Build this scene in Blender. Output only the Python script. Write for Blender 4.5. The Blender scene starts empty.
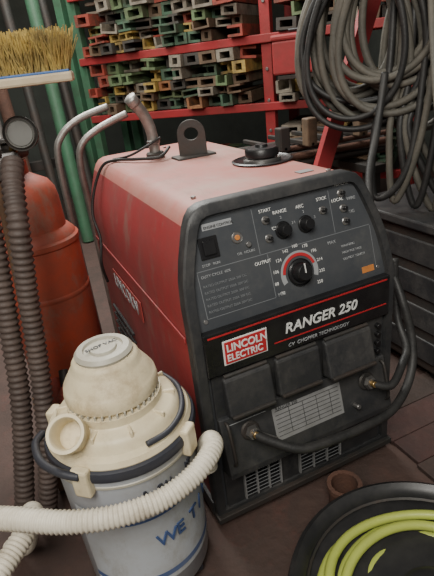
import bpy, math, random
from mathutils import Vector, Matrix
random.seed(7)
SC=bpy.context.scene.collection
# ---------------------------------------------------------------- materials
def mat(name,col,rough=.5,metal=0,dirt=.35,dcol=(.03,.022,.016),scale=9,bump=.05,spec=.5,wear=None):
    m=bpy.data.materials.new(name);m.use_nodes=True;nt=m.node_tree;b=nt.nodes['Principled BSDF']
    tc=nt.nodes.new('ShaderNodeTexCoord')
    n=nt.nodes.new('ShaderNodeTexNoise');n.inputs['Scale'].default_value=scale;n.inputs['Detail'].default_value=8;n.inputs['Roughness'].default_value=.7
    nt.links.new(tc.outputs['Object'],n.inputs['Vector'])
    r=nt.nodes.new('ShaderNodeMapRange');r.inputs[1].default_value=.42;r.inputs[2].default_value=.72;r.inputs[3].default_value=0;r.inputs[4].default_value=dirt
    nt.links.new(n.outputs[0],r.inputs[0])
    mx=nt.nodes.new('ShaderNodeMix');mx.data_type='RGBA'
    mx.inputs[6].default_value=(*col,1);mx.inputs[7].default_value=(*dcol,1)
    nt.links.new(r.outputs[0],mx.inputs[0]);last=mx.outputs[2]
    if wear:
        mp=nt.nodes.new('ShaderNodeMapping');mp.inputs['Scale'].default_value=wear[1];nt.links.new(tc.outputs['Object'],mp.inputs['Vector'])
        n3=nt.nodes.new('ShaderNodeTexNoise');n3.inputs['Scale'].default_value=9;n3.inputs['Detail'].default_value=12;n3.inputs['Roughness'].default_value=.78
        nt.links.new(mp.outputs[0],n3.inputs['Vector'])
        r3=nt.nodes.new('ShaderNodeMapRange');r3.inputs[1].default_value=.53;r3.inputs[2].default_value=.64;r3.inputs[3].default_value=0;r3.inputs[4].default_value=wear[2]
        nt.links.new(n3.outputs[0],r3.inputs[0])
        m3=nt.nodes.new('ShaderNodeMix');m3.data_type='RGBA';m3.inputs[7].default_value=(*wear[0],1)
        nt.links.new(last,m3.inputs[6]);nt.links.new(r3.outputs[0],m3.inputs[0]);last=m3.outputs[2]
    nt.links.new(last,b.inputs['Base Color'])
    rr=nt.nodes.new('ShaderNodeMapRange');rr.inputs[3].default_value=max(0,rough-.1);rr.inputs[4].default_value=min(1,rough+.18)
    nt.links.new(n.outputs[0],rr.inputs[0]);nt.links.new(rr.outputs[0],b.inputs['Roughness'])
    b.inputs['Metallic'].default_value=metal;b.inputs['Specular IOR Level'].default_value=spec
    if bump:
        bp=nt.nodes.new('ShaderNodeBump');bp.inputs['Strength'].default_value=bump;bp.inputs['Distance'].default_value=.01
        n2=nt.nodes.new('ShaderNodeTexNoise');n2.inputs['Scale'].default_value=scale*9;n2.inputs['Detail'].default_value=3
        nt.links.new(tc.outputs['Object'],n2.inputs['Vector']);nt.links.new(n2.outputs[0],bp.inputs['Height']);nt.links.new(bp.outputs[0],b.inputs['Normal'])
    return m
M={}
M['red']=mat('red_paint',(.29,.032,.034),.52,0,.7,(.17,.055,.048),5,.03,wear=((.22,.12,.10),(1,1,.35),.65))
M['redtop']=mat('dusty_red_paint',(.42,.15,.125),.52,0,.95,(.38,.26,.22),4,.05,wear=((.25,.14,.11),(1,.4,1),.6))
M['tank']=mat('tank_red_paint',(.36,.06,.03),.55,0,.85,(.15,.06,.04),7,.05,wear=((.20,.13,.10),(1,1,.5),.7))
M['black']=mat('black_powdercoat',(.024,.025,.027),.48,0,.6,(.075,.07,.065),12,.08,wear=((.09,.085,.08),(1,1,.5),.35))
M['panel']=mat('panel_face',(.050,.055,.062),.42,0,.5,(.09,.09,.09),8,.02,wear=((.11,.11,.105),(1,1,1),.3))
M['gloss']=mat('glossy_black',(.01,.01,.011),.25,0,.3,(.04,.04,.04),14,0)
M['reel']=mat('reel_black',(.018,.018,.019),.33,0,.5,(.055,.052,.048),10,.02)
M['knob']=mat('knob_black',(.008,.008,.009),.35,0,.1)
M['white']=mat('white_print',(.72,.72,.70),.6,0,.3,(.4,.4,.38))
M['bluegrey']=mat('tank_label_field',(.50,.53,.56),.5,0,.5,(.34,.31,.26),7,0,wear=((.30,.28,.23),(1,1,.5),.5))
M['grey_print']=mat('grey_print',(.30,.31,.32),.6,0,.2)
M['dim_print']=mat('dim_print',(.16,.17,.18),.6,0,.2)
M['logo_red']=mat('logo_red',(.44,.02,.025),.5,0,.1)
M['decal']=mat('side_decal',(.30,.045,.04),.5,0,.6,(.16,.05,.04))
M['orange']=mat('orange_sticker',(.6,.22,.05),.5,0,.3)
M['steel']=mat('worn_steel',(.35,.34,.33),.38,.9,.5,(.12,.09,.07),20,.05)
M['galv']=mat('galvanised_steel',(.38,.37,.35),.42,.7,.7,(.16,.13,.11),25,.08)
M['dsteel']=mat('dark_steel',(.055,.053,.050),.55,.5,.6,(.09,.055,.04),10,.1)
M['label']=mat('aluminium_label',(.28,.28,.28),.5,.2,.6,(.14,.14,.13),14,.02)
M['gauge']=mat('gauge_face',(.14,.14,.13),.4,.1,.5,(.07,.065,.06),14,0)
M['brass']=mat('brass',(.45,.3,.12),.35,.9,.4)
M['cream']=mat('cream_plastic',(.72,.63,.43),.42,0,.6,(.46,.35,.19),9,.02,wear=((.38,.29,.18),(1,1,1),.5))
M['creamg']=mat('grey_cream_plastic',(.42,.40,.33),.45,0,.5,(.25,.2,.14),16,.02)
M['hose']=mat('white_hose',(.68,.63,.52),.45,0,.5,(.36,.29,.2),12,.03,wear=((.28,.22,.15),(1,1,1),.5))
M['vtank']=mat('vacuum_tank_white',(.52,.56,.61),.32,.1,.5,(.34,.3,.24),8,.02,wear=((.30,.27,.22),(1,1,.4),.5))
M['blue']=mat('blue_print',(.06,.11,.27),.45,0,.5,(.25,.27,.3))
M['bluebr']=mat('blue_band',(.05,.14,.38),.5,0,.3)
M['bstrap']=mat('dark_plastic',(.03,.033,.045),.45,0,.4)
M['rubber']=mat('cable_rubber',(.080,.075,.062),.6,0,.6,(.16,.14,.11),14,.15)
M['cableblack']=mat('cable_black',(.018,.018,.018),.5,0,.4,(.06,.055,.05),14,.1)
M['green']=mat('air_hose_green',(.42,.49,.09),.42,0,.4,(.28,.30,.09),10,.02)
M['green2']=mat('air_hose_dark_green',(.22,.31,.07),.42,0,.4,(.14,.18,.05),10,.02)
M['duct']=mat('brown_duct',(.060,.043,.037),.6,0,.6,(.12,.085,.07),12,.1)
M['bristle']=mat('yellow_bristle',(.56,.42,.13),.6,0,.95,(.09,.07,.05),20,0)
M['wood']=mat('old_wood',(.16,.09,.05),.75,0,.7,(.05,.03,.02),6,.3)
M['woodlight']=mat('brush_block',(.6,.5,.34),.6,0,.4,(.3,.2,.1),8,.1)
M['rust']=mat('rusty_steel',(.13,.065,.045),.75,.3,.7,(.06,.04,.035),18,.3)
M['rackred']=mat('rack_red',(.36,.03,.035),.5,0,.6,(.13,.04,.03),6,.1)
M['boardred']=mat('stained_board',(.055,.024,.02),.75,0,.8,(.025,.02,.018),6,.3,wear=((.09,.05,.04),(1,1,1),.5))
M['boarddark']=mat('dark_board',(.045,.028,.022),.75,0,.8,(.025,.02,.018),6,.3,wear=((.08,.035,.028),(1,1,1),.5))
M['rackgreen']=mat('rack_green',(.06,.17,.095),.5,0,.7,(.05,.055,.04),6,.1)
cols=[('pg',(.14,.21,.10)),('py',(.47,.33,.09)),('pr',(.36,.065,.045)),('pb',(.18,.12,.075)),('pk',(.06,.06,.055)),('pc',(.28,.25,.20)),('po',(.34,.15,.065)),('pg2',(.07,.14,.09))]
for k,c in cols: M[k]=mat('profile_'+k,c,.6,0,.95,(.06,.042,.03),11,.1,wear=((.08,.055,.038),(1,1,1),.8))
# ---------------------------------------------------------------- helpers
def root(name,loc=(0,0,0),rz=0):
    o=bpy.data.objects.new(name,None);o.location=loc;o.rotation_euler=(0,0,rz);o.empty_display_size=.05;SC.objects.link(o);return o
def mk(name,v,f,mats,parent=None,smooth=False,bevel=0,idx=None,seg=2):
    me=bpy.data.meshes.new(name);me.from_pydata([tuple(a) for a in v],[],f);me.validate()
    if not isinstance(mats,list):mats=[mats]
    for m in mats:me.materials.append(M[m])
    if idx:
        for p,i in zip(me.polygons,idx):p.material_index=i
    import bmesh
    bm=bmesh.new();bm.from_mesh(me);bmesh.ops.recalc_face_normals(bm,faces=bm.faces);bm.to_mesh(me);bm.free()
    if smooth:
        for p in me.polygons:p.use_smooth=True
    o=bpy.data.objects.new(name,me);SC.objects.link(o)
    if parent:o.parent=parent
    if bevel:
        b=o.modifiers.new('b','BEVEL');b.width=bevel;b.segments=seg;b.limit_method='ANGLE';b.angle_limit=.6
    if smooth:
        try:
            me.set_sharp_from_angle(angle=.7)
        except Exception: pass
    return o
def box(name,x0,x1,y0,y1,z0,z1,m,parent=None,bevel=.004):
    v=[(x,y,z) for x in(x0,x1) for y in(y0,y1) for z in(z0,z1)]
    f=[(0,1,3,2),(4,6,7,5),(0,4,5,1),(2,3,7,6),(0,2,6,4),(1,5,7,3)]
    return mk(name,v,f,m,parent,False,bevel)
def lathe(name,prof,c=(0,0,0),m='steel',parent=None,n=48,axis=(0,0,1),closed=False,idxf=None):
    q=Vector((0,0,1)).rotation_difference(Vector(axis).normalized());c=Vector(c)
    v=[];f=[];ix=[]
    for (r,z) in prof:
        for i in range(n):
            a=2*math.pi*i/n;v.append(c+q@Vector((r*math.cos(a),r*math.sin(a),z)))
    L=len(prof)
    for j in range(L-1 if not closed else L):
        for i in range(n):
            a=j*n+i;b=j*n+(i+1)%n;j2=(j+1)%L
            f.append((a,b,j2*n+(i+1)%n,j2*n+i))
            ix.append(idxf(j) if idxf else 0)
    if not closed:
        if prof[0][0]>1e-5:f.append(tuple(range(n)));ix.append(0)
        if prof[-1][0]>1e-5:f.append(tuple((L-1)*n+i for i in range(n)));ix.append(0)
    return mk(name,v,f,m,parent,True,0,ix)
def cyl(name,p0,p1,r,m,parent=None,r2=None,n=32,bev=None):
    p0=Vector(p0);d=Vector(p1)-p0;L=d.length;r2=r if r2 is None else r2
    b=min(r,r2)*.15 if bev is None else bev
    return lathe(name,[(0,0),(r-b,0),(r,b),(r2,L-b),(r2-b,L),(0,L)],p0,m,parent,n,d)
def spline(P,sub=12,closed=False):
    P=[Vector(p) for p in P];o=[];n=len(P)
    rng=range(n if closed else n-1)
    for i in rng:
        if closed:a,b,c,d=P[(i-1)%n],P[i],P[(i+1)%n],P[(i+2)%n]
        else:a,b,c,d=P[max(i-1,0)],P[i],P[i+1],P[min(i+2,n-1)]
        for k in range(sub):
            t=k/sub;o.append(.5*((2*b)+(c-a)*t+(2*a-5*b+4*c-d)*t*t+(3*b-a-3*c+d)*t**3))
    if not closed:o.append(P[-1])
    return o
def tube(name,P,r,m,parent=None,sub=12,n=10,rib=0,pitch=.012,smooth_path=True):
    pts=spline(P,sub) if smooth_path else [Vector(p) for p in P]
    if rib:
        L=[0]
        for a,b in zip(pts,pts[1:]):L.append(L[-1]+(b-a).length)
        N=int(L[-1]/(pitch/4));q=[];j=0
        for i in range(N+1):
            s=L[-1]*i/N
            while j<len(L)-2 and L[j+1]<s:j+=1
            t=(s-L[j])/max(1e-9,L[j+1]-L[j]);q.append(pts[j].lerp(pts[j+1],min(1,t)))
        pts=q
    v=[];f=[];T0=(pts[1]-pts[0]).normalized()
    U=T0.orthogonal().normalized()
    for i,p in enumerate(pts):
        T=(pts[min(i+1,len(pts)-1)]-pts[max(i-1,0)]).normalized()
        U=(U-T*U.dot(T)).normalized();V=T.cross(U)
        rr=r
        if rib: rr=r*(1-rib*(.0,.5,1,.5)[i%4])
        for k in range(n):
            a=2*math.pi*k/n;v.append(p+(U*math.cos(a)+V*math.sin(a))*rr)
    for i in range(len(pts)-1):
        for k in range(n):
            f.append((i*n+k,i*n+(k+1)%n,(i+1)*n+(k+1)%n,(i+1)*n+k))
    f.append(tuple(range(n)));f.append(tuple((len(pts)-1)*n+k for k in range(n)))
    o=mk(name,v,f,m,parent,False)
    for p in o.data.polygons:p.use_smooth=True
    return o
def text(name,body,size,loc,rot,m,parent=None,ext=.0006,align='LEFT',shear=0,sx=1,bold=0):
    cu=bpy.data.curves.new(name,'FONT');cu.body=body;cu.size=size;cu.extrude=ext;cu.align_x=align;cu.shear=shear;cu.offset=bold
    cu.materials.append(M[m]);o=bpy.data.objects.new(name,cu);SC.objects.link(o)
    o.location=loc;o.rotation_euler=rot;o.scale=(sx,1,1)
    if parent:o.parent=parent
    return o
# ---------------------------------------------------------------- room
M['floor']=mat('shop_floor',(.070,.040,.032),.75,0,.8,(.035,.026,.022),4,.4,wear=((.10,.042,.033),(1,1,1),.45))
M['wall']=mat('shop_wall',(.065,.072,.062),.85,0,.7,(.03,.03,.028),2,.2)
box('floor',-2,3.4,-2.4,4.3,-.1,0,'floor',None,0)
box('wall_back',-2,3.4,4.2,4.3,0,3.2,'wall',None,0)
box('wall_right',3.3,3.4,-2.4,4.2,0,3.2,'wall',None,0)
box('wall_left',-2.1,-2,-2.4,4.3,0,3.2,'wall',None,0)
pr_=root('pipe_rack')
for k,(x,m) in enumerate([(-.75,'dsteel'),(-.62,'galv'),(-.5,'rackgreen'),(-.36,'dsteel'),(-.2,'galv'),(-.08,'rust'),(.06,'dsteel'),(.2,'rackgreen'),(.32,'dsteel')]):
    cyl('standing_pipe',(x,2.6+.05*(k%3),0),(x+.04*math.sin(k*2.1),2.95,1.9),.03+.012*(k%2),m,pr_)
box('pipe_rail',-.85,.45,2.98,3.04,1.25,1.32,'dsteel',pr_);box('pipe_rail',-.85,.45,2.98,3.04,.5,.57,'dsteel',pr_)
for x in(-.85,.41):box('rack_leg',x,x+.05,2.98,3.04,0,2.0,'dsteel',pr_)
# ---------------------------------------------------------------- welder generator
W=.546;D=.977;H=.8256;YT=.068;ZS=.58
G=root('welder_generator')
def yf(z): return 0 if z<ZS else YT*(z-ZS)/(H-ZS)
PR=[(0,.035),(0,.2),(0,.35),(0,.46),(0,ZS),(.003,.63),(.010,.68),(.021,.72),(.034,.757),(.044,.784),(.054,.803),(.067,.817),(.085,.824),(.105,H)]
def half(ins):
    o=[]
    for i,(x,z) in enumerate(PR):
        a=PR[max(i-1,0)];b=PR[min(i+1,len(PR)-1)];t=Vector((b[0]-a[0],b[1]-a[1])).normalized()
        if i==len(PR)-1:t=Vector((1,0))
        if i==0:t=Vector((0,1))
        nx,nz=t.y,-t.x
        o.append((x+nx*ins,z+nz*ins+(ins if i==0 else 0)))
    return o
def ring(ins,yfun):
    h=half(ins);return [(x,yfun(z),z) for x,z in h],[(W-x,yfun(z),z) for x,z in h]
def loft(name,rings,mats,cap0=False,cap1=False,idx=None,bevel=0,sm=True):
    v=[];f=[];ix=[];n=len(rings[0][0])
    for l,r in rings: v+=l+r
    S=2*n
    for j in range(len(rings)-1):
        a=j*S;b=(j+1)*S
        for i in range(n-1):
            f.append((a+i,a+i+1,b+i+1,b+i));f.append((a+n+i,b+n+i,b+n+i+1,a+n+i+1));k=idx(rings[j][0][i][2],j) if idx else 0;ix+=[k,k]
        k=idx(H,j) if idx else 0
        f.append((a+n-1,a+2*n-1,b+2*n-1,b+n-1));ix.append(k)
        k=idx(0,j) if idx else 0
        f.append((a,b,b+n,a+n));ix.append(k)
    for c,j in ((cap0,0),(cap1,len(rings)-1)):
        if c:
            a=j*S
            for i in range(n-1):f.append((a+i,a+i+1,a+n+i+1,a+n+i));ix.append(idx(rings[j][0][i][2],99) if idx else 0)
    return mk(name,v,f,mats,G,sm,bevel,ix)
loft('hood_and_case',[ring(0.002,lambda z:yf(z)+.034),ring(0.002,lambda z:D-.012),ring(.012,lambda z:D)],['red','redtop'],True,True,
     lambda z,j:1 if z>.77 and j!=99 else 0)
loft('front_bezel',[ring(.002,lambda z:yf(z)+.036),ring(-.003,lambda z:yf(z)+.034),ring(-.003,lambda z:yf(z)+.004),ring(.001,lambda z:yf(z)),ring(.020,lambda z:yf(z)),ring(.022,lambda z:yf(z)+.012)],['black','panel'],False,True,
     lambda z,j:1 if j==99 else 0)
for xs in(-.003,W-.001):
    box('hood_lip',xs,xs+.004,.05,D-.02,.535,.548,'red',G,.001)
    box('base_skid',xs-.004,xs+.008,.02,D,.03,.075,'black',G,.002)
for k in range(6):
    box('side_louver',-.006,0.004,.62,.9,.10+.035*k,.11+.035*k,'black',G,.002)
for x in(.045,W-.045):
    for y in(.06,D-.08):
        cyl('foot',(x,y,0),(x,y,.04),.018,'dsteel',G)
        cyl('foot_pad',(x,y,0),(x,y,.008),.028,'steel',G)
SL=math.atan2(YT,H-ZS);SV=Vector((0,math.sin(SL),math.cos(SL)));SN=Vector((0,-math.cos(SL),math.sin(SL)));SLEN=(H-ZS)/math.cos(SL)
def sp(x,t,off=0): return Vector((x,0,ZS))+SV*(SLEN*t)+SN*(off-.012)
RS=(math.pi/2-SL,0,0)
def sbox(name,x0,x1,t0,t1,h,m,off=0,bev=.001):
    v=[sp(x,t,o) for x in(x0,x1) for t in(t0,t1) for o in(off,off+h)]
    return mk(name,v,[(0,1,3,2),(4,6,7,5),(0,4,5,1),(2,3,7,6),(0,2,6,4),(1,5,7,3)],m,G,False,bev)
def scyl(name,x,t,r,h,m,r2=None,off=0): 
    return cyl(name,sp(x,t,off),sp(x,t,off+h),r,m,G,r2)
def ringflat(name,c,r0,r1,a0,a1,m,off):
    v=[];f=[];N=40
    U=Vector((1,0,0))
    for i in range(N+1):
        a=a0+(a1-a0)*i/N
        for r in(r0,r1):v.append(c+(U*math.cos(a)+SV*math.sin(a))*r+SN*off)
    for i in range(N):f.append((2*i,2*i+1,2*i+3,2*i+2))
    return mk(name,v,f,m,G)
def line(x0,x1,t0,t1,m='dim_print'):sbox('print_line',x0,x1,t0,t1,.0006,m,0,0)
line(.045,.50,.478,.484);line(.065,.48,.90,.905);line(.045,.215,.075,.08);line(.045,.0465,.08,.47);line(.215,.2165,.08,.47);line(.198,.1995,.49,.88);line(.40,.4015,.49,.88);line(.5,.5015,.08,.47)
dc=sp(.288,.235)
ringflat('dial_scale',dc,.038,.050,-.4,math.pi+.4,'grey_print',.001)
ringflat('dial_scale_red',dc,.038,.045,.3,math.pi-.1,'logo_red',.002)
scyl('output_dial_skirt',.288,.235,.032,.006,'gloss')
scyl('output_dial',.288,.235,.024,.026,'knob',.020)
sbox('dial_pointer',.287,.289,.235,.32,.003,'white',.025,0)
for i,a in enumerate([math.pi*(1.2-.14*k) for k in range(11)]):
    p=dc+(Vector((1,0,0))*math.cos(a)+SV*math.sin(a))*.061
    text('dial_number',str(70+i*18),.0105,p+SN*.001-Vector((0.009,0,.003)),RS,'white',G)
for x in(.266,.326):
    scyl('knob_base',x,.64,.020,.004,'gloss');scyl('selector_knob',x,.64,.016,.022,'knob',.013)
    text('knob_text','RANGE' if x<.3 else 'ARC',.011,sp(x-.018,.79,.001),RS,'white',G)
    for q in(-1,0,1):text('knob_mark','%d'%(q+2),.009,sp(x+.027*q-.002,.67+.07*(1-abs(q)),.001),RS,'grey_print',G)
for i,(x,t) in enumerate([(.228,.76),(.228,.60),(.435,.83),(.435,.69),(.435,.57),(.378,.72)]):
    scyl('switch_nut',x,t,.010,.003,'steel');scyl('toggle_switch',x,t,.0045,.014,'knob')
for (x,t,s) in [(.215,.83,'START'),(.24,.66,'CHOKE'),(.365,.81,'STICK'),(.448,.75,'WIRE'),(.448,.63,'TIG'),(.18,.40,'OUTPUT'),(.375,.40,'MAX'),(.222,.08,'MIN'),(.42,.90,'REMOTE'),(.405,.765,'LOCAL')]:
    text('panel_text',s,.0105,sp(x,t,.001),RS,'grey_print' if len(s)<5 else 'white',G)
for k in range(5): text('panel_small_text','RATED OUTPUT 250A 30V DC',.0078,sp(.052,.12+.055*k,.001),RS,'dim_print',G)
text('panel_small_text','DUTY CYCLE  60%',.0085,sp(.052,.42,.001),RS,'grey_print',G)
sbox('header_label',.078,.148,.80,.855,.001,'grey_print',0,0);text('header_text','ENGINE CONTROL',.008,sp(.081,.812,.0015),RS,'black',G)
for (x,t,s) in[(.06,.51,'STOP   RUN'),(.145,.53,'OIL  HOURS'),(.41,.34,'WARNING'),(.41,.28,'HIGH VOLTAGE'),(.41,.22,'DO NOT TOUCH')]:text('panel_small_text',s,.008,sp(x,t,.001),RS,'grey_print',G)
sbox('rocker_frame',.062,.105,.57,.75,.004,'knob');sbox('engine_switch',.070,.097,.60,.72,.009,'gloss')
scyl('fuse_ring',.152,.68,.013,.003,'steel');scyl('indicator_lamp',.152,.68,.006,.006,'orange')
scyl('hour_meter_ring',.175,.60,.006,.006,'steel')
sbox('warning_sticker',.458,.494,.04,.10,.001,'orange')
for (x,t) in[(.04,.06),(.066,.93),(.505,.06),(.480,.93)]:scyl('screw',x,t,.005,.002,'steel')
def fbox(name,x0,x1,z0,z1,y0,y1,m,b=.002):return box(name,x0,x1,y0,y1,z0,z1,m,G,b)
fbox('nameplate',.020,W-.020,.462,.572,-.006,.014,'gloss',.003)
fbox('nameplate_red_line',.03,W-.03,.560,.5635,-.0075,-.005,'logo_red',0)
fbox('nameplate_red_line',.19,W-.03,.494,.4965,-.0075,-.005,'logo_red',0)
fbox('logo_border',.062,.172,.484,.545,-.008,-.005,'white',.001)
fbox('logo_field',.0655,.1685,.487,.542,-.0092,-.007,'logo_red',.001)
RF=(math.pi/2,0,0)
text('logo_text','LINCOLN',.0255,(.069,-.0098,.518),RF,'white',G,bold=.0006,sx=.93)
text('logo_text','ELECTRIC',.0235,(.069,-.0098,.494),RF,'white',G,bold=.0004,sx=.88)
text('model_text','RANGER 250',.036,(.218,-.008,.512),RF,'white',G,shear=.2,bold=.0006,sx=1.0)
text('sub_text','CV  CHOPPER TECHNOLOGY',.013,(.225,-.008,.474),RF,'grey_print',G,shear=.2)
fbox('receptacle_panel',.03,W-.03,.335,.462,.004,.016,'black')
def flap(x0,x1,tilt):
    v=[];
    for x in(x0,x1):
        for (y,z) in((-.002,.455),(-.018,.452),(-.03-tilt,.362),(-.006,.352)):v.append((x,y,z))
    mk('receptacle_cover',v,[(0,1,2,3),(4,7,6,5),(0,4,5,1),(1,5,6,2),(2,6,7,3),(3,7,4,0)],'black',G,False,.005)
    cyl('cover_hinge',(x0+.005,-.008,.457),(x1-.005,-.008,.457),.005,'dsteel',G)
    box('cover_edge',x0+.004,x1-.004,-.036-tilt,-.022-tilt,.358,.366,'dsteel',G,.002)
flap(.05,.17,.006);flap(.185,.305,.0);flap(.32,.46,.012)
for z in(.435,.41,.385,.36):cyl('breaker_button',(.497,.006,z),(.497,-.008,z),.007,'knob',G)
v=[(x,y,z) for x in(.03,W-.03) for (y,z) in((.01,.342),(-.006,.342),(-.042,.205),(-.042,.188),(.01,.178))]
mk('terminal_panel',v,[(0,1,2,3,4),(9,8,7,6,5),(0,5,6,1),(1,6,7,2),(2,7,8,3),(3,8,9,4),(4,9,5,0)],'black',G,False,.003)
TV=Vector((0,-.036,-.137)).normalized();TN=Vector((0,-.137,.036)).normalized()
def tp(x,s,o=0):return Vector((x,-.006,.342))+TV*s+TN*o
def tquad(name,xa,xb,xc,xd,s0,s1,o,m):
    return mk(name,[tp(xa,s0,o),tp(xb,s0,o),tp(xc,s1,o),tp(xd,s1,o)],[(0,1,2,3)],m,G)
tquad('rating_label',.165,.365,.365,.165,.022,.108,.0012,'label')
for k in range(7):tquad('label_row',.172,.358,.358,.172,.03+.011*k,.0315+.011*k,.002,'black')
for x in(.21,.25,.29,.33):tquad('label_column',x,x+.0015,x+.0015,x,.03,.096,.002,'black')
text('label_heading','RANGER 250',.011,tp(.175,.0295,.0022),(math.pi/2-.257,0,0),'black',G,.0003)
tquad('tray_edge_stripe',.05,.15,.15,.05,.018,.020,.001,'grey_print')
for x in(.10,.445):
    c=tp(x,.048)
    cyl('terminal_flange',c,tp(x,.048,.008),.024,'dsteel',G)
    cyl('terminal_stud',c,tp(x,.048,.04),.008,'brass',G)
    lathe('terminal_wing_nut',[(0,0),(.017,0),(.019,.004),(.015,.014),(0,.014)],tp(x,.048,.014),'steel',G,6,TN)
cyl('ground_stud',tp(.40,.10),tp(.40,.10,.02),.006,'steel',G)
for x in(.045,.5):
    tube('tray_bar',[tp(x,.01,0),tp(x,.02,.014),tp(x,.1,.014),tp(x,.12,0)],.004,'dsteel',G,6,8)
fbox('lower_panel',.03,W-.03,.04,.185,.006,.018,'black')
for (a,b) in((.08,.185),(.245,.375)):
    fbox('grille_back',a,b,.065,.177,.002,.008,'gloss',.001)
    for k in range(9):
        z=.068+.012*k
        mk('grille_slat',[(a,.003,z),(b,.003,z),(b,-.004,z+.006),(a,-.004,z+.006),(a,-.004,z+.0085),(b,-.004,z+.0085)],[(0,1,2,3),(3,2,5,4)],'grey_print',G)
    for k in range(4):
        x=a+(b-a)*k/3;fbox('grille_bar',x-.002,x+.002,.065,.18,-.005,.004,'label',0)
fbox('base_lip',-.006,W+.006,.028,.045,-.012,.03,'dsteel')
box('side_decal',-.004,-.0005,.42,.745,.418,.485,'decal',G,.001)
text('side_lettering','LINCOLN',.062,(-.0045,.735,.430),(math.pi/2,0,-math.pi/2),'grey_print',G,.0008,sx=1.05,bold=.001)
def plate(name,outline,hole,c,ux,th,m):
    ux=Vector(ux).normalized();ny=ux.cross(Vector((0,0,1)));c=Vector(c);N=len(outline)
    v=[];f=[]
    for s in(-th/2,th/2):
        for (a,b) in outline:v.append(c+ux*a+Vector((0,0,b))+ny*s)
        for (a,b) in hole:v.append(c+ux*a+Vector((0,0,b))+ny*s)
    S=2*N
    for i in range(N):
        j=(i+1)%N
        f+=[(i,j,N+j,N+i),(S+i,S+N+i,S+N+j,S+j),(i,S+i,S+j,j),(N+i,N+j,S+N+j,S+N+i)]
    mk(name,v,f,m,G,False,.001)
N=32;out=[];hol=[]
for i in range(N):
    a=2*math.pi*i/N;ca,sa=math.cos(a),math.sin(a)
    hol.append((.022*ca,.072+.019*sa))
    if sa>=-.05: out.append((.044*ca,.072+.042*sa))
    else:
        t=min(.044/abs(ca) if abs(ca)>.01 else 9,.075/abs(sa));out.append((t*ca,max(.0,.072+t*sa)))
plate('lifting_eye',out,hol,(.305,.635,H-.004),(.9,-.42,0),.012,'dsteel')
box('lift_base',.24,.37,.60,.67,H-.006,H+.005,'dsteel',G)
cyl('exhaust_collar',(.211,.735,H-.005),(.211,.735,H+.018),.030,'dsteel',G)
tube('exhaust_elbow',[(.211,.735,H),(.211,.735,.885),(.205,.733,.925),(.19,.727,.962),(.17,.718,.992),(.16,.714,1.005)],.018,'galv',G,8,20)
cyl('exhaust_band',(.211,.735,.868),(.211,.735,.882),.0215,'steel',G)
tube('exhaust_tip',[(.166,.716,.997),(.150,.71,1.017)],.020,'galv',G,3,20)
lathe('fuel_recess',[(.082,0),(.086,.004),(.08,.006),(.07,.001),(0,.001)],(.404,.373,H-.001),'gloss',G)
lathe('fuel_cap',[(0,0),(.04,0),(.04,.012),(.047,.014),(.047,.03),(.042,.036),(.018,.037),(.016,.044),(0,.044)],(.404,.373,H),'knob',G,24)
cyl('filler_neck',(.404,.373,H),(.404,.373,H+.008),.052,'steel',G)
box('hood_label',.38,.42,.15,.175,H-.001,H+.0004,'label',G,0)
for (x,y) in((.1,.15),(.1,.85),(.44,.85),(.44,.12),(.3,.9)):cyl('hood_screw',(x,y,H-.002),(x,y,H+.003),.006,'steel',G)
wr=root('draped_wire')
tube('wire',[(.25,.70,H+.03),(.2,.66,H+.012),(.14,.72,H+.008),(.09,.80,H+.004),(.05,.83,.812),(.01,.84,.74),(-.015,.83,.66),(-.012,.80,.58),(-.03,.78,.50),(-.02,.8,.42)],.005,'cableblack',wr)
tube('wire',[(.23,.72,H+.06),(.19,.70,H+.05),(.13,.74,H+.02),(.09,.82,H+.004)],.004,'cableblack',wr)
# ---------------------------------------------------------------- welding cable in front
wc=root('welding_cable')
tube('lead',[tp(.10,.048,.03),tp(.13,.073,.045),(.19,-.10,.256),(.27,-.105,.245),(.37,-.10,.235),(.47,-.085,.228),(.555,-.05,.242),(.605,-.02,.29),(.625,.01,.36),(.625,.05,.45),(.64,.12,.53),(.66,.2,.6),(.72,.3,.72),(.80,.36,.85),(.86,.40,1.0)],.0115,'cableblack',wc,12,14)
cyl('cable_lug',tp(.095,.044,.026),tp(.145,.078,.044),.009,'steel',wc)
tube('lead',[tp(.445,.048,.03),tp(.49,.063,.045),(.56,-.03,.315),(.60,.0,.335),(.62,.06,.40),(.64,.1,.55)],.0105,'cableblack',wc,12,12)
# ---------------------------------------------------------------- vacuum
VC=Vector((-.180,.015,0));V=root('wet_dry_vacuum',VC)
lathe('tank',[(0,.03),(.132,.03),(.140,.04),(.148,.39),(.153,.41),(.153,.425),(0,.425)],(0,0,0),'vtank',V,64)
lathe('tank_band',[(.1475,.388),(.1515,.391),(.1515,.396),(.148,.399)],(0,0,0),'creamg',V,64)
lathe('rim',[(.148,.412),(.157,.414),(.159,.424),(.156,.434),(.148,.438),(.12,.44),(0,.44)],(0,0,0),'bstrap',V,64)
lathe('lid',[(.148,.432),(.151,.440),(.146,.450),(.132,.455),(.128,.462),(.125,.472),(.116,.480),(.100,.484),(.096,.488),(.096,.505),(0,.507)],(0,0,0),'cream',V,64)
lathe('motor_housing',[(.088,.500),(.088,.512),(.095,.514),(.096,.524),(.093,.540),(.091,.542),(.088,.549),(.079,.562),(.073,.572),(.069,.577),(.067,.586),(.061,.594),(.05,.599),(0,.60)],(0,.005,0),'cream',V,64)
lathe('top_cap',[(.056,.594),(.058,.602),(.052,.609),(.040,.610),(.038,.605),(.028,.605),(.026,.610),(0,.611)],(0,.005,0),'creamg',V,48)
for k in range(40):
    a=2*math.pi*k/40
    o=box('vent_rib',-.002,.002,.086,.0935,.494,.514,'creamg',V,.0008);o.rotation_euler=(0,0,a)
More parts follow.
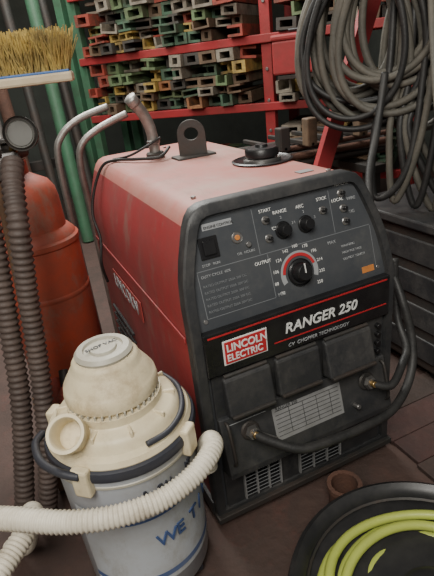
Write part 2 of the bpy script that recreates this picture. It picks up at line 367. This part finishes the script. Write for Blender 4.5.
for k in range(10):
    a=2*math.pi*k/10
    o=box('lid_rib',-.003,.003,.095,.122,.472,.487,'cream',V,.002);o.rotation_euler=(0,0,a)
text('cap_text','SHOP VAC',.014,(-.034,-.003,.6115),(0,0,.2),'bstrap',V,.0005)
for a in(-2.4,-.7,.9,2.4):
    o=box('latch',-.018,.018,.148,.168,.385,.448,'cream',V,.005);o.rotation_euler=(0,0,a) 
pa=Vector((-.30,-.60,.70)).normalized();pc=Vector((-.094,-.054,.472))
lathe('inlet_port',[(.032,-.02),(.032,.042),(.036,.044),(.036,.058),(.030,.058),(.027,.052),(.027,.0),(0,.0)],pc,'cream',V,36,pa)
lathe('port_flange',[(.0,-.02),(.046,-.02),(.046,.006),(.040,.012),(.032,.014)],pc,'cream',V,36,pa)
tube('carry_handle',[(-.155,.05,.43),(-.172,.01,.440),(-.168,-.05,.443),(-.142,-.098,.443),(-.11,-.125,.438)],.008,'bstrap',V,8,10)
tube('power_cord',[(.02,-.138,.462),(.07,-.125,.463),(.113,-.08,.465),(.135,.0,.462),(.12,.07,.46)],.006,'bstrap',V,8,10)
def tr(z): return .140+.008*(z-.04)/.35
def arcpatch(name,off,a0,a1,z0,z1,m):
    v=[];f=[];n=32
    for i in range(n+1):
        a=a0+(a1-a0)*i/n
        for z in(z0,z1):
            rr=tr(z)+off;v.append((rr*math.cos(a),rr*math.sin(a),z))
    for i in range(n):f.append((2*i,2*i+2,2*i+3,2*i+1))
    return mk(name,v,f,m,V,True)
arcpatch('label_field',.0012,-2.7,-.2,.09,.325,'bluegrey')
arcpatch('label_blue_stripe',.002,-2.7,-.2,.285,.291,'blue')
arcpatch('label_blue_stripe',.002,-2.7,-.2,.105,.12,'blue')
def letters(s,size,a0,step,z,m,off):
    for i,ch in enumerate(s):
        if ch==' ':continue
        ac=a0+i*step;hw=size*(.46 if ch in'WM' else .33 if ch in 'GOD' else .30)
        rr=tr(z)+off+hw*hw/(2*.148)
        tx,ty=-math.sin(ac),math.cos(ac)
        text('label_letter',ch,size,(rr*math.cos(ac)-tx*hw,rr*math.sin(ac)-ty*hw,z),(math.pi/2,0,ac+math.pi/2),m,V,.0015,bold=.0003)
letters('WET/DRY',.046,-1.46,.27,.205,'blue',.0025)
letters('8 GAL  HP 5.0',.018,-1.60,.10,.352,'bstrap',.002)
for k in range(4):
    a=k*math.pi/2+.8
    cyl('caster',(.12*math.cos(a)-.008,.12*math.sin(a),.018),(.12*math.cos(a)+.008,.12*math.sin(a),.018),.018,'bstrap',V)
box('caster_base',-.13,.13,-.02,.02,.024,.036,'bstrap',V);box('caster_base',-.02,.02,-.13,.13,.024,.036,'bstrap',V)
vh=root('vacuum_hose')
tube('hose',[(-.72,.08,.36),(-.56,-.0,.38),(-.436,-.083,.393),(-.336,-.150,.392),(-.25,-.178,.383),(-.165,-.180,.377),(-.100,-.166,.382),(-.058,-.146,.389),(-.030,-.118,.388),(-.022,-.088,.376),(-.024,-.066,.350),(-.026,-.056,.315),(-.026,-.052,.27)],.0215,'hose',vh,14,18,.17,.0085)
tube('hose_second_run',[(-.66,-.25,.30),(-.52,-.19,.325),(-.44,-.12,.335),(-.395,-.05,.33),(-.41,.05,.25),(-.45,.12,.1),(-.5,.2,.03)],.0215,'hose',vh,14,18,.17,.0085)
# ---------------------------------------------------------------- hose reel bottom right
R=root('hose_reel',(.262,-.440,0))
lathe('rim',[(.245,.09),(.262,.085),(.28,.095),(.285,.11),(.281,.125),(.27,.132),(.262,.126),(.25,.116)],(0,0,0),'reel',R,72,closed=True)
lathe('dish',[(.262,.10),(.25,.07),(.24,.045),(.23,.035),(.12,.035),(.07,.04),(.065,.12),(.05,.13),(0,.13)],(0,0,0),'reel',R,72)
lathe('inner_lip',[(.246,.100),(.250,.104),(.246,.110),(.242,.106)],(0,0,0),'dsteel',R,64,closed=True)
lathe('lower_rim',[(.24,.0),(.27,.0),(.275,.02),(.25,.03)],(0,0,0),'reel',R,64,closed=True)
lathe('drum',[(.2,.0),(.22,.034)],(0,0,0),'reel',R,48)
for k in range(8):
    a=k*math.pi/4;cyl('spoke',(.24*math.cos(a),.24*math.sin(a),.02),(.255*math.cos(a),.255*math.sin(a),.1),.008,'reel',R)
ah=root('green_air_hose',(.262,-.440,0))
def hosecoil(RR,ZZ,r,m,ph):
    P=[];T=len(RR)
    for i in range(24*T):
        a=i*2*math.pi/24+ph;k=i/24;q=int(k)%T;q2=min(q+1,T-1)
        f_=max(0,(k%1-.75)/.25)
        rr=RR[q]*(1-f_)+RR[q2]*f_+.006*math.sin(a*2+k*5);zz=ZZ[q]*(1-f_)+ZZ[q2]*f_+.006*math.sin(a*2+k*3)
        P.append((rr*math.cos(a),rr*math.sin(a),zz))
    tube('hose',P,r,m,ah,3,12)
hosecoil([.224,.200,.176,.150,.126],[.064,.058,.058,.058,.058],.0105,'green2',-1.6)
hosecoil([.212,.184,.156,.130],[.096,.090,.087,.085],.0105,'green',-1.2)
hosecoil([.196,.166],[.120,.114],.0105,'green',-2.0)
pst=root('pipe_stub')
lathe('sleeve',[(.036,0),(.039,.004),(.039,.075),(.044,.078),(.044,.092),(.033,.092),(.033,.006),(0,.006)],(.305,-.110,0),'rust',pst,40)
fb=root('floor_boards')
for k in range(7):
    y=-.50+k*.10
    box('board',.56+.02*random.random(),1.6,y,y+.098,.001,.014,'boardred' if k%3 else 'boarddark',fb,.002)
# ---------------------------------------------------------------- left: gas cylinder
T=root('gas_cylinder',(-.225,.66,0))
lathe('body',[(0,0),(.118,0),(.125,.01),(.125,.665),(.121,.685),(.108,.70),(.100,.705),(.098,.79),(.094,.815),(.08,.838),(.05,.855),(.035,.865),(.035,.90),(0,.90)],(0,0,0),'tank',T,56)
lathe('band',[(.124,.655),(.129,.66),(.129,.674),(.122,.680)],(0,0,0),'tank',T,56)
lathe('lower_band',[(.124,.50),(.127,.505),(.127,.515),(.124,.52)],(0,0,0),'tank',T,56)
cyl('valve',(0,0,.89),(0,0,.95),.02,'dsteel',T)
cyl('valve_outlet',(-.08,-.07,.92),(.04,.03,.92),.018,'dsteel',T)
gc=Vector((.035,-.08,.975));ga=Vector((-.25,-.95,.12)).normalized()
cyl('gauge_body',gc+ga*-.03,gc,.042,'dsteel',T);cyl('gauge_bezel',gc,gc+ga*.006,.044,'dsteel',T);cyl('gauge_face',gc+ga*.004,gc+ga*.008,.036,'gauge',T)
cyl('gauge_stem',gc+ga*-.015,(0,0,.92),.012,'brass',T)
gc=Vector((-.07,-.10,.94))
cyl('gauge_body',gc+ga*-.03,gc,.042,'dsteel',T);cyl('gauge_face',gc,gc+ga*.004,.036,'gauge',T);cyl('gauge_stem',gc+ga*-.015,(-.03,0,.92),.012,'brass',T)
lathe('handwheel',[(.028,0),(.034,.004),(.028,.012),(.022,.006)],(0,0,.95),'dsteel',T,24,closed=True)
lathe('handwheel_hub',[(0,0),(.024,.002),(.024,.008),(0,.012)],(0,0,.95),'dsteel',T,24)
box('regulator_block',-.10,.02,-.085,-.02,.865,.93,'dsteel',T,.014)
cyl('regulator_bonnet',(-.03,-.08,.895),(-.05,-.15,.90),.032,'dsteel',T,.026)
dh=root('flexible_duct')
tube('duct',[(-.235,.40,.93),(-.25,.35,.885),(-.262,.31,.81),(-.285,.31,.65),(-.31,.30,.45),(-.345,.27,.25),(-.40,.25,.03)],.026,'duct',dh,14,16,.22,.016)
tube('duct',[(-.31,.40,.95),(-.315,.36,.88),(-.325,.34,.75),(-.35,.32,.55),(-.38,.29,.35),(-.46,.25,.03)],.026,'duct',dh,14,16,.22,.016)
B=root('push_broom',(-.17,.50,0),-.25)
box('block',-.17,.13,-.035,.035,1.085,1.108,'woodlight',B,.006)
box('ferrule_band',-.165,.125,-.033,.033,1.106,1.112,'bluebr',B,.002)
cyl('handle',(-.19,.0,0),(-.09,.0,1.09),.012,'wood',B)
v=[];f=[]
for i in range(1700):
    x=random.uniform(-.165,.125);y=random.uniform(-.03,.03);dx=random.gauss(0,.014)+.1*(x+.02)*.6;dy=y*.9+random.gauss(0,.012);h=random.uniform(.06,.095);r=.0015
    b=len(v)
    for a in(0,2.1,4.2):v.append((x+r*math.cos(a),y+r*math.sin(a),1.11))
    for a in(0,2.1,4.2):v.append((x+dx+r*math.cos(a),y+dy+r*math.sin(a),1.11+h))
    for k in range(3):f.append((b+k,b+(k+1)%3,b+3+(k+1)%3,b+3+k))
    f.append((b+3,b+4,b+5))
mk('bristles',v,f,'bristle',B)
C=root('wooden_crate')
for k in range(3):
    box('slat_front',-.36,-.04,.34,.358,.01+.085*k,.08+.085*k,'wood',C)
    box('slat_back',-.36,-.04,.482,.50,.01+.085*k,.08+.085*k,'wood',C)
    box('slat_left',-.36,-.342,.358,.482,.01+.085*k,.08+.085*k,'wood',C)
    box('slat_right',-.058,-.04,.358,.482,.01+.085*k,.08+.085*k,'wood',C)
box('bottom',-.34,-.06,.358,.482,.005,.02,'wood',C)
for k in range(9):
    x=-.33+.028*k;cyl('scrap_bar',(x,.37+.01*(k%3),.2+.02*(k%2)),(x+.02,.475,.28+.02*(k%3)),.014,['rust','pr','dsteel'][k%3],C)
for k in range(3):
    tube('ribbed_red_hose',[(-.30+.03*k,.42,.22),(-.24+.03*k,.40,.32+.02*k),(-.14,.42,.34+.02*k),(-.08,.44,.24)],.018,'pr',C,8,12,.2,.012)
hp=root('cart_handlebar')
tube('bar',[(-.05,1.15,.0),(-.05,1.15,.6),(-.045,1.15,.82),(-.015,1.15,.895),(.06,1.15,.945),(.18,1.15,.975)],.013,'galv',hp,10,14)
tube('bar',[(.02,1.08,.0),(.02,1.08,.6),(.02,1.08,.79),(.045,1.08,.865),(.12,1.08,.91),(.23,1.08,.945)],.013,'galv',hp,10,14)
# ---------------------------------------------------------------- rack
ra=-.8466
K=root('storage_rack',(.5,2.75,0),ra)
for s,m in((-.16,'rackgreen'),(-.06,'rackgreen'),(1.22,'rackred'),(2.0,'rackred')):
    for y in(0,.5):
        box('post',s-.03,s+.03,y-.03,y+.03,0,2.3,m,K)
for z in(.42,.83,1.19,1.56,1.95):
    for y in(-.035,.5):
        box('beam',-.06,2.0,y-.02,y+.02,z-.045,z,'rackred',K)
    box('deck',-.04,1.98,.0,.48,z-.02,z-.005,'dsteel',K,0)
for k in range(9): cyl('post_bolt',(1.22,-.03,.5+.17*k),(1.22,-.04,.5+.17*k),.009,'steel',K)
v=[];f=[];ix=[]
mn=['pg','py','pr','pb','pk','pc','po','pg2'];wt=[4,4,3,5,4,4,2,4]
def prof(cx,cz,y0,dep,w,h,kind,rot,mi):
    ca,sa=math.cos(rot),math.sin(rot);t=min(w,h)*.23
    def pt(a,b,y):return (cx+a*ca-b*sa,y,cz+a*sa+b*ca)
    a,b=w/2,h/2
    if kind=='O':
        o=[(-a,-b),(a,-b),(a,b),(-a,b)];tt=t*1.5;i_=[(-a+tt,-b+t),(a-tt,-b+t),(a-tt,b-t),(-a+tt,b-t)]
        base=len(v)
        for y in(y0,y0+dep):
            for p in o+i_:v.append(pt(*p,y))
        for k in range(4):
            j=(k+1)%4
            for q in((k,j,4+j,4+k),(k,8+k,8+j,j),(4+k,4+j,12+j,12+k),(8+k,12+k,12+j,8+j)):f.append(tuple(base+e for e in q));ix.append(mi)
    else:
        if kind=='C':o=[(-a,-b),(a,-b),(a,-b+t),(-a+t,-b+t),(-a+t,b-t),(a,b-t),(a,b),(-a,b)]
        elif kind=='U':o=[(-a,-b),(a,-b),(a,b),(a-t,b),(a-t,-b+t),(-a+t,-b+t),(-a+t,b),(-a,b)]
        elif kind=='D':o=[(a,-b),(a,b),(-a,b),(-a,b-t),(a-t,b-t),(a-t,-b+t),(-a,-b+t),(-a,-b)]
        else:o=[(-a,-b),(a,-b),(a,-b+t),(t/2,-b+t),(t/2,b-t),(a,b-t),(a,b),(-a,b),(-a,b-t),(-t/2,b-t),(-t/2,-b+t),(-a,-b+t)]
        base=len(v);n=len(o)
        for y in(y0,y0+dep):
            for p in o:v.append(pt(*p,y))
        for k in range(n):
            j=(k+1)%n;f.append((base+k,base+j,base+n+j,base+n+k));ix.append(mi)
        f.append(tuple(base+k for k in range(n)));ix.append(mi);f.append(tuple(base+n+k for k in range(n)));ix.append(mi)
for (z0,z1,s0,s1) in((.83,1.14,-.01,1.17),(1.19,1.51,-.01,1.17),(1.56,1.88,-.01,1.17),(.42,.55,.0,1.1),(.83,.95,1.28,1.95),(1.19,1.4,1.28,1.95),(.42,.7,1.28,1.95)):
    z=z0+.002
    while z<z1-.045:
        h=random.uniform(.045,.072);x=s0+random.uniform(0,.03)
        while x<s1-.1:
            w=random.uniform(.065,.13)
            if random.random()<.95:
                prof(x+w/2,z+h/2,random.uniform(-.12,.03),.42,w*.97,h*.94,random.choice('OOCUDIO'),random.gauss(0,.045),random.choices(range(8),wt)[0])
            x+=w+random.uniform(0,.006)
        z+=h
o=mk('stacked_steel_profiles',v,f,mn,None,False,0,ix);o.location=(.5,2.75,0);o.rotation_euler=(0,0,ra)
tb=root('red_toolbox',(.5,2.75,0),ra)
box('case',1.33,1.56,-.28,-.14,.98,1.14,'rackred',tb,.01);box('case_lid',1.325,1.565,-.285,-.14,1.14,1.17,'rackred',tb,.01);cyl('handle',(1.40,-.2,1.185),(1.50,-.2,1.185),.008,'knob',tb)
box('bracket',1.35,1.54,-.27,-.06,.955,.978,'dsteel',tb)
lp=root('leaning_red_pole')
box('pole_web',-.024,.024,-.018,.018,0,1.75,'rackred',lp,.003);box('pole_flange',-.034,.034,-.024,-.016,0,1.75,'rackred',lp,.001)
lp.location=(.62,.78,0);lp.rotation_euler=(0,.39,0)
sb=root('steel_bar_stock')
for k in range(18):
    y=1.17+.035*(k%6)+.02*random.random();z=.60+.035*(k//6)+.01*random.random()
    cyl('bar',(.62+.05*random.random(),y,z),(1.45+.1*random.random(),y-.2+.1*random.random(),z+.02*random.random()),random.choice([.012,.016,.02]),random.choice(['dsteel','rust','steel','dsteel','pb']),sb,n=12)
for x in(.75,1.3):
    box('trestle_top',x-.04,x+.04,.9,1.40,.54,.58,'dsteel',sb);box('trestle_leg',x-.03,x+.03,.92,.98,0,.54,'dsteel',sb);box('trestle_leg',x-.03,x+.03,1.32,1.38,0,.54,'dsteel',sb)
for k in range(4):
    px=.85+.14*k
    box('bar_clamp_jaw',px,px+.05,1.0,1.05,.70,.80+.02*(k%2),'pb' if k%2 else 'dsteel',sb,.006);box('bar_clamp_rail',px+.015,px+.035,1.0,1.38,.70,.72,'dsteel',sb)
tc=root('tool_cabinet')
box('case',.88,1.5,.10,.56,.04,.54,'dsteel',tc,.01)
box('worktop',.86,1.52,.08,.58,.54,.57,'black',tc,.006)
for k in range(4):
    box('drawer',.91,1.47,.085,.102,.07+.115*k,.17+.115*k,'black',tc,.005);cyl('drawer_pull',(1.0,.075,.145+.115*k),(1.36,.075,.145+.115*k),.007,'steel',tc)
    box('side_panel_rib',.872,.882,.14,.52,.08+.115*k,.16+.115*k,'black',tc,.004)
for a in(.92,1.44):
    for b in(.16,.5):cyl('caster',(a,b,.0),(a,b,.05),.025,'knob',tc)
# ---------------------------------------------------------------- hanging cable coils
hc=root('hanging_cable_coils')
cen=Vector((.90,.50,0));ux=Vector((.74,-.67,0));nn=Vector((-.67,-.74,0))
def coil(cx,ztop,n,a,b,seed,r=.012,m='rubber',dn=0):
    rnd=random.Random(seed);P=[]
    for L in range(n):
        aa=a*rnd.uniform(.80,1.12);bb=b*rnd.uniform(.85,1.12);ox=rnd.gauss(0,.015);on=rnd.uniform(-.05,.05)+dn;tw=rnd.uniform(-.12,.12)
        for k in range(14):
            t=2*math.pi*k/14
            x=math.sin(t)*aa*(.55+.45*(1-math.cos(t))/2+.1);z=-bb*(1-math.cos(t))
            P.append(cen+ux*(cx+ox+x+tw*z)+Vector((0,0,ztop+z))+nn*(on+.02*math.sin(t)))
    tube('coil',P,r,m,hc,5,8)
coil(-.06,1.36,9,.17,.225,1);coil(.08,1.40,8,.17,.235,2,dn=.05);coil(.22,1.42,7,.14,.28,3,dn=-.04);coil(-.01,1.34,3,.2,.24,5,.010,'cableblack',dn=.03)
for k in range(6):
    x=.06+.03*k
    tube('hanging_lead',[cen+ux*(x)+Vector((0,0,1.4)),cen+ux*(x-.01)+nn*.05+Vector((0,0,1.0)),cen+ux*(x-.05+.02*math.sin(k))+nn*.09+Vector((0,0,.82)),cen+ux*(x-.04+.03*k)+nn*.11+Vector((0,0,.62-.015*k)),cen+ux*(x+.06)+nn*.12+Vector((0,0,.82 if k%2 else .74)),cen+ux*(x+.10)+nn*.06+Vector((0,0,1.2))],.011,'rubber' if k%2 else 'cableblack',hc,10,8)
for k in range(4):
    d=.03*k
    tube('dropping_lead',[cen+ux*(.14+d)+Vector((0,0,1.38)),(.86+d,.20-d,.95),(.80+d,.06,.62-.02*k),(.78+.8*d,.01,.35),(.80+d,-.02-.02*k,.12),(.92+d,-.06-.03*k,.03),(1.2,-.1-.04*k,.03)],.011,'cableblack' if k%2 else 'rubber',hc,12,8)
cyl('hook_bar',cen+ux*-.3+Vector((0,0,1.385)),cen+ux*.45+Vector((0,0,1.385)),.018,'dsteel',hc)
cyl('hook_post',cen+ux*.5+nn*.05+Vector((0,0,0)),cen+ux*.5+nn*.05+Vector((0,0,1.6)),.02,'dsteel',hc)
# ---------------------------------------------------------------- camera
c=Vector((-.2778,-.8467,1.0954));yaw,pit,rol=.3886,.4350,-.1215
fw=Vector((math.sin(yaw)*math.cos(pit),math.cos(yaw)*math.cos(pit),-math.sin(pit)))
r=Vector((math.cos(yaw),-math.sin(yaw),0));u=r.cross(fw)
r2=r*math.cos(rol)+u*math.sin(rol);u2=-r*math.sin(rol)+u*math.cos(rol)
cd=bpy.data.cameras.new('camera');cd.sensor_fit='VERTICAL';cd.sensor_height=24;cd.lens=24*490.5/576;cd.clip_start=.02
co=bpy.data.objects.new('camera',cd);SC.objects.link(co)
mw=Matrix((r2,u2,-fw)).transposed().to_4x4();mw.translation=c;co.matrix_world=mw
bpy.context.scene.camera=co
# ---------------------------------------------------------------- lights
def area(name,loc,tgt,size,e,col):
    l=bpy.data.lights.new(name,'AREA');l.size=size;l.energy=e;l.color=col
    o=bpy.data.objects.new(name,l);SC.objects.link(o);o.location=loc
    o.rotation_euler=(Vector(tgt)-Vector(loc)).to_track_quat('-Z','Y').to_euler()
area('skylight',(.3,2.3,3.0),(.2,.5,.5),1.5,140,(1,.99,.94))
area('fill_front',(-.9,-1.4,2.5),(.1,.2,.4),1.2,84,(1,.96,.88))  # added fill from the camera side, not a real shop lamp
area('fill_rack',(-.2,1.1,2.5),(1.1,2.1,1.1),.8,20,(1,.93,.82))  # unseen fill added to brighten the rack and its profiles
wd=bpy.data.worlds.new('w');bpy.context.scene.world=wd;wd.use_nodes=True
wd.node_tree.nodes['Background'].inputs[0].default_value=(1,.97,.92,1);wd.node_tree.nodes['Background'].inputs[1].default_value=.2
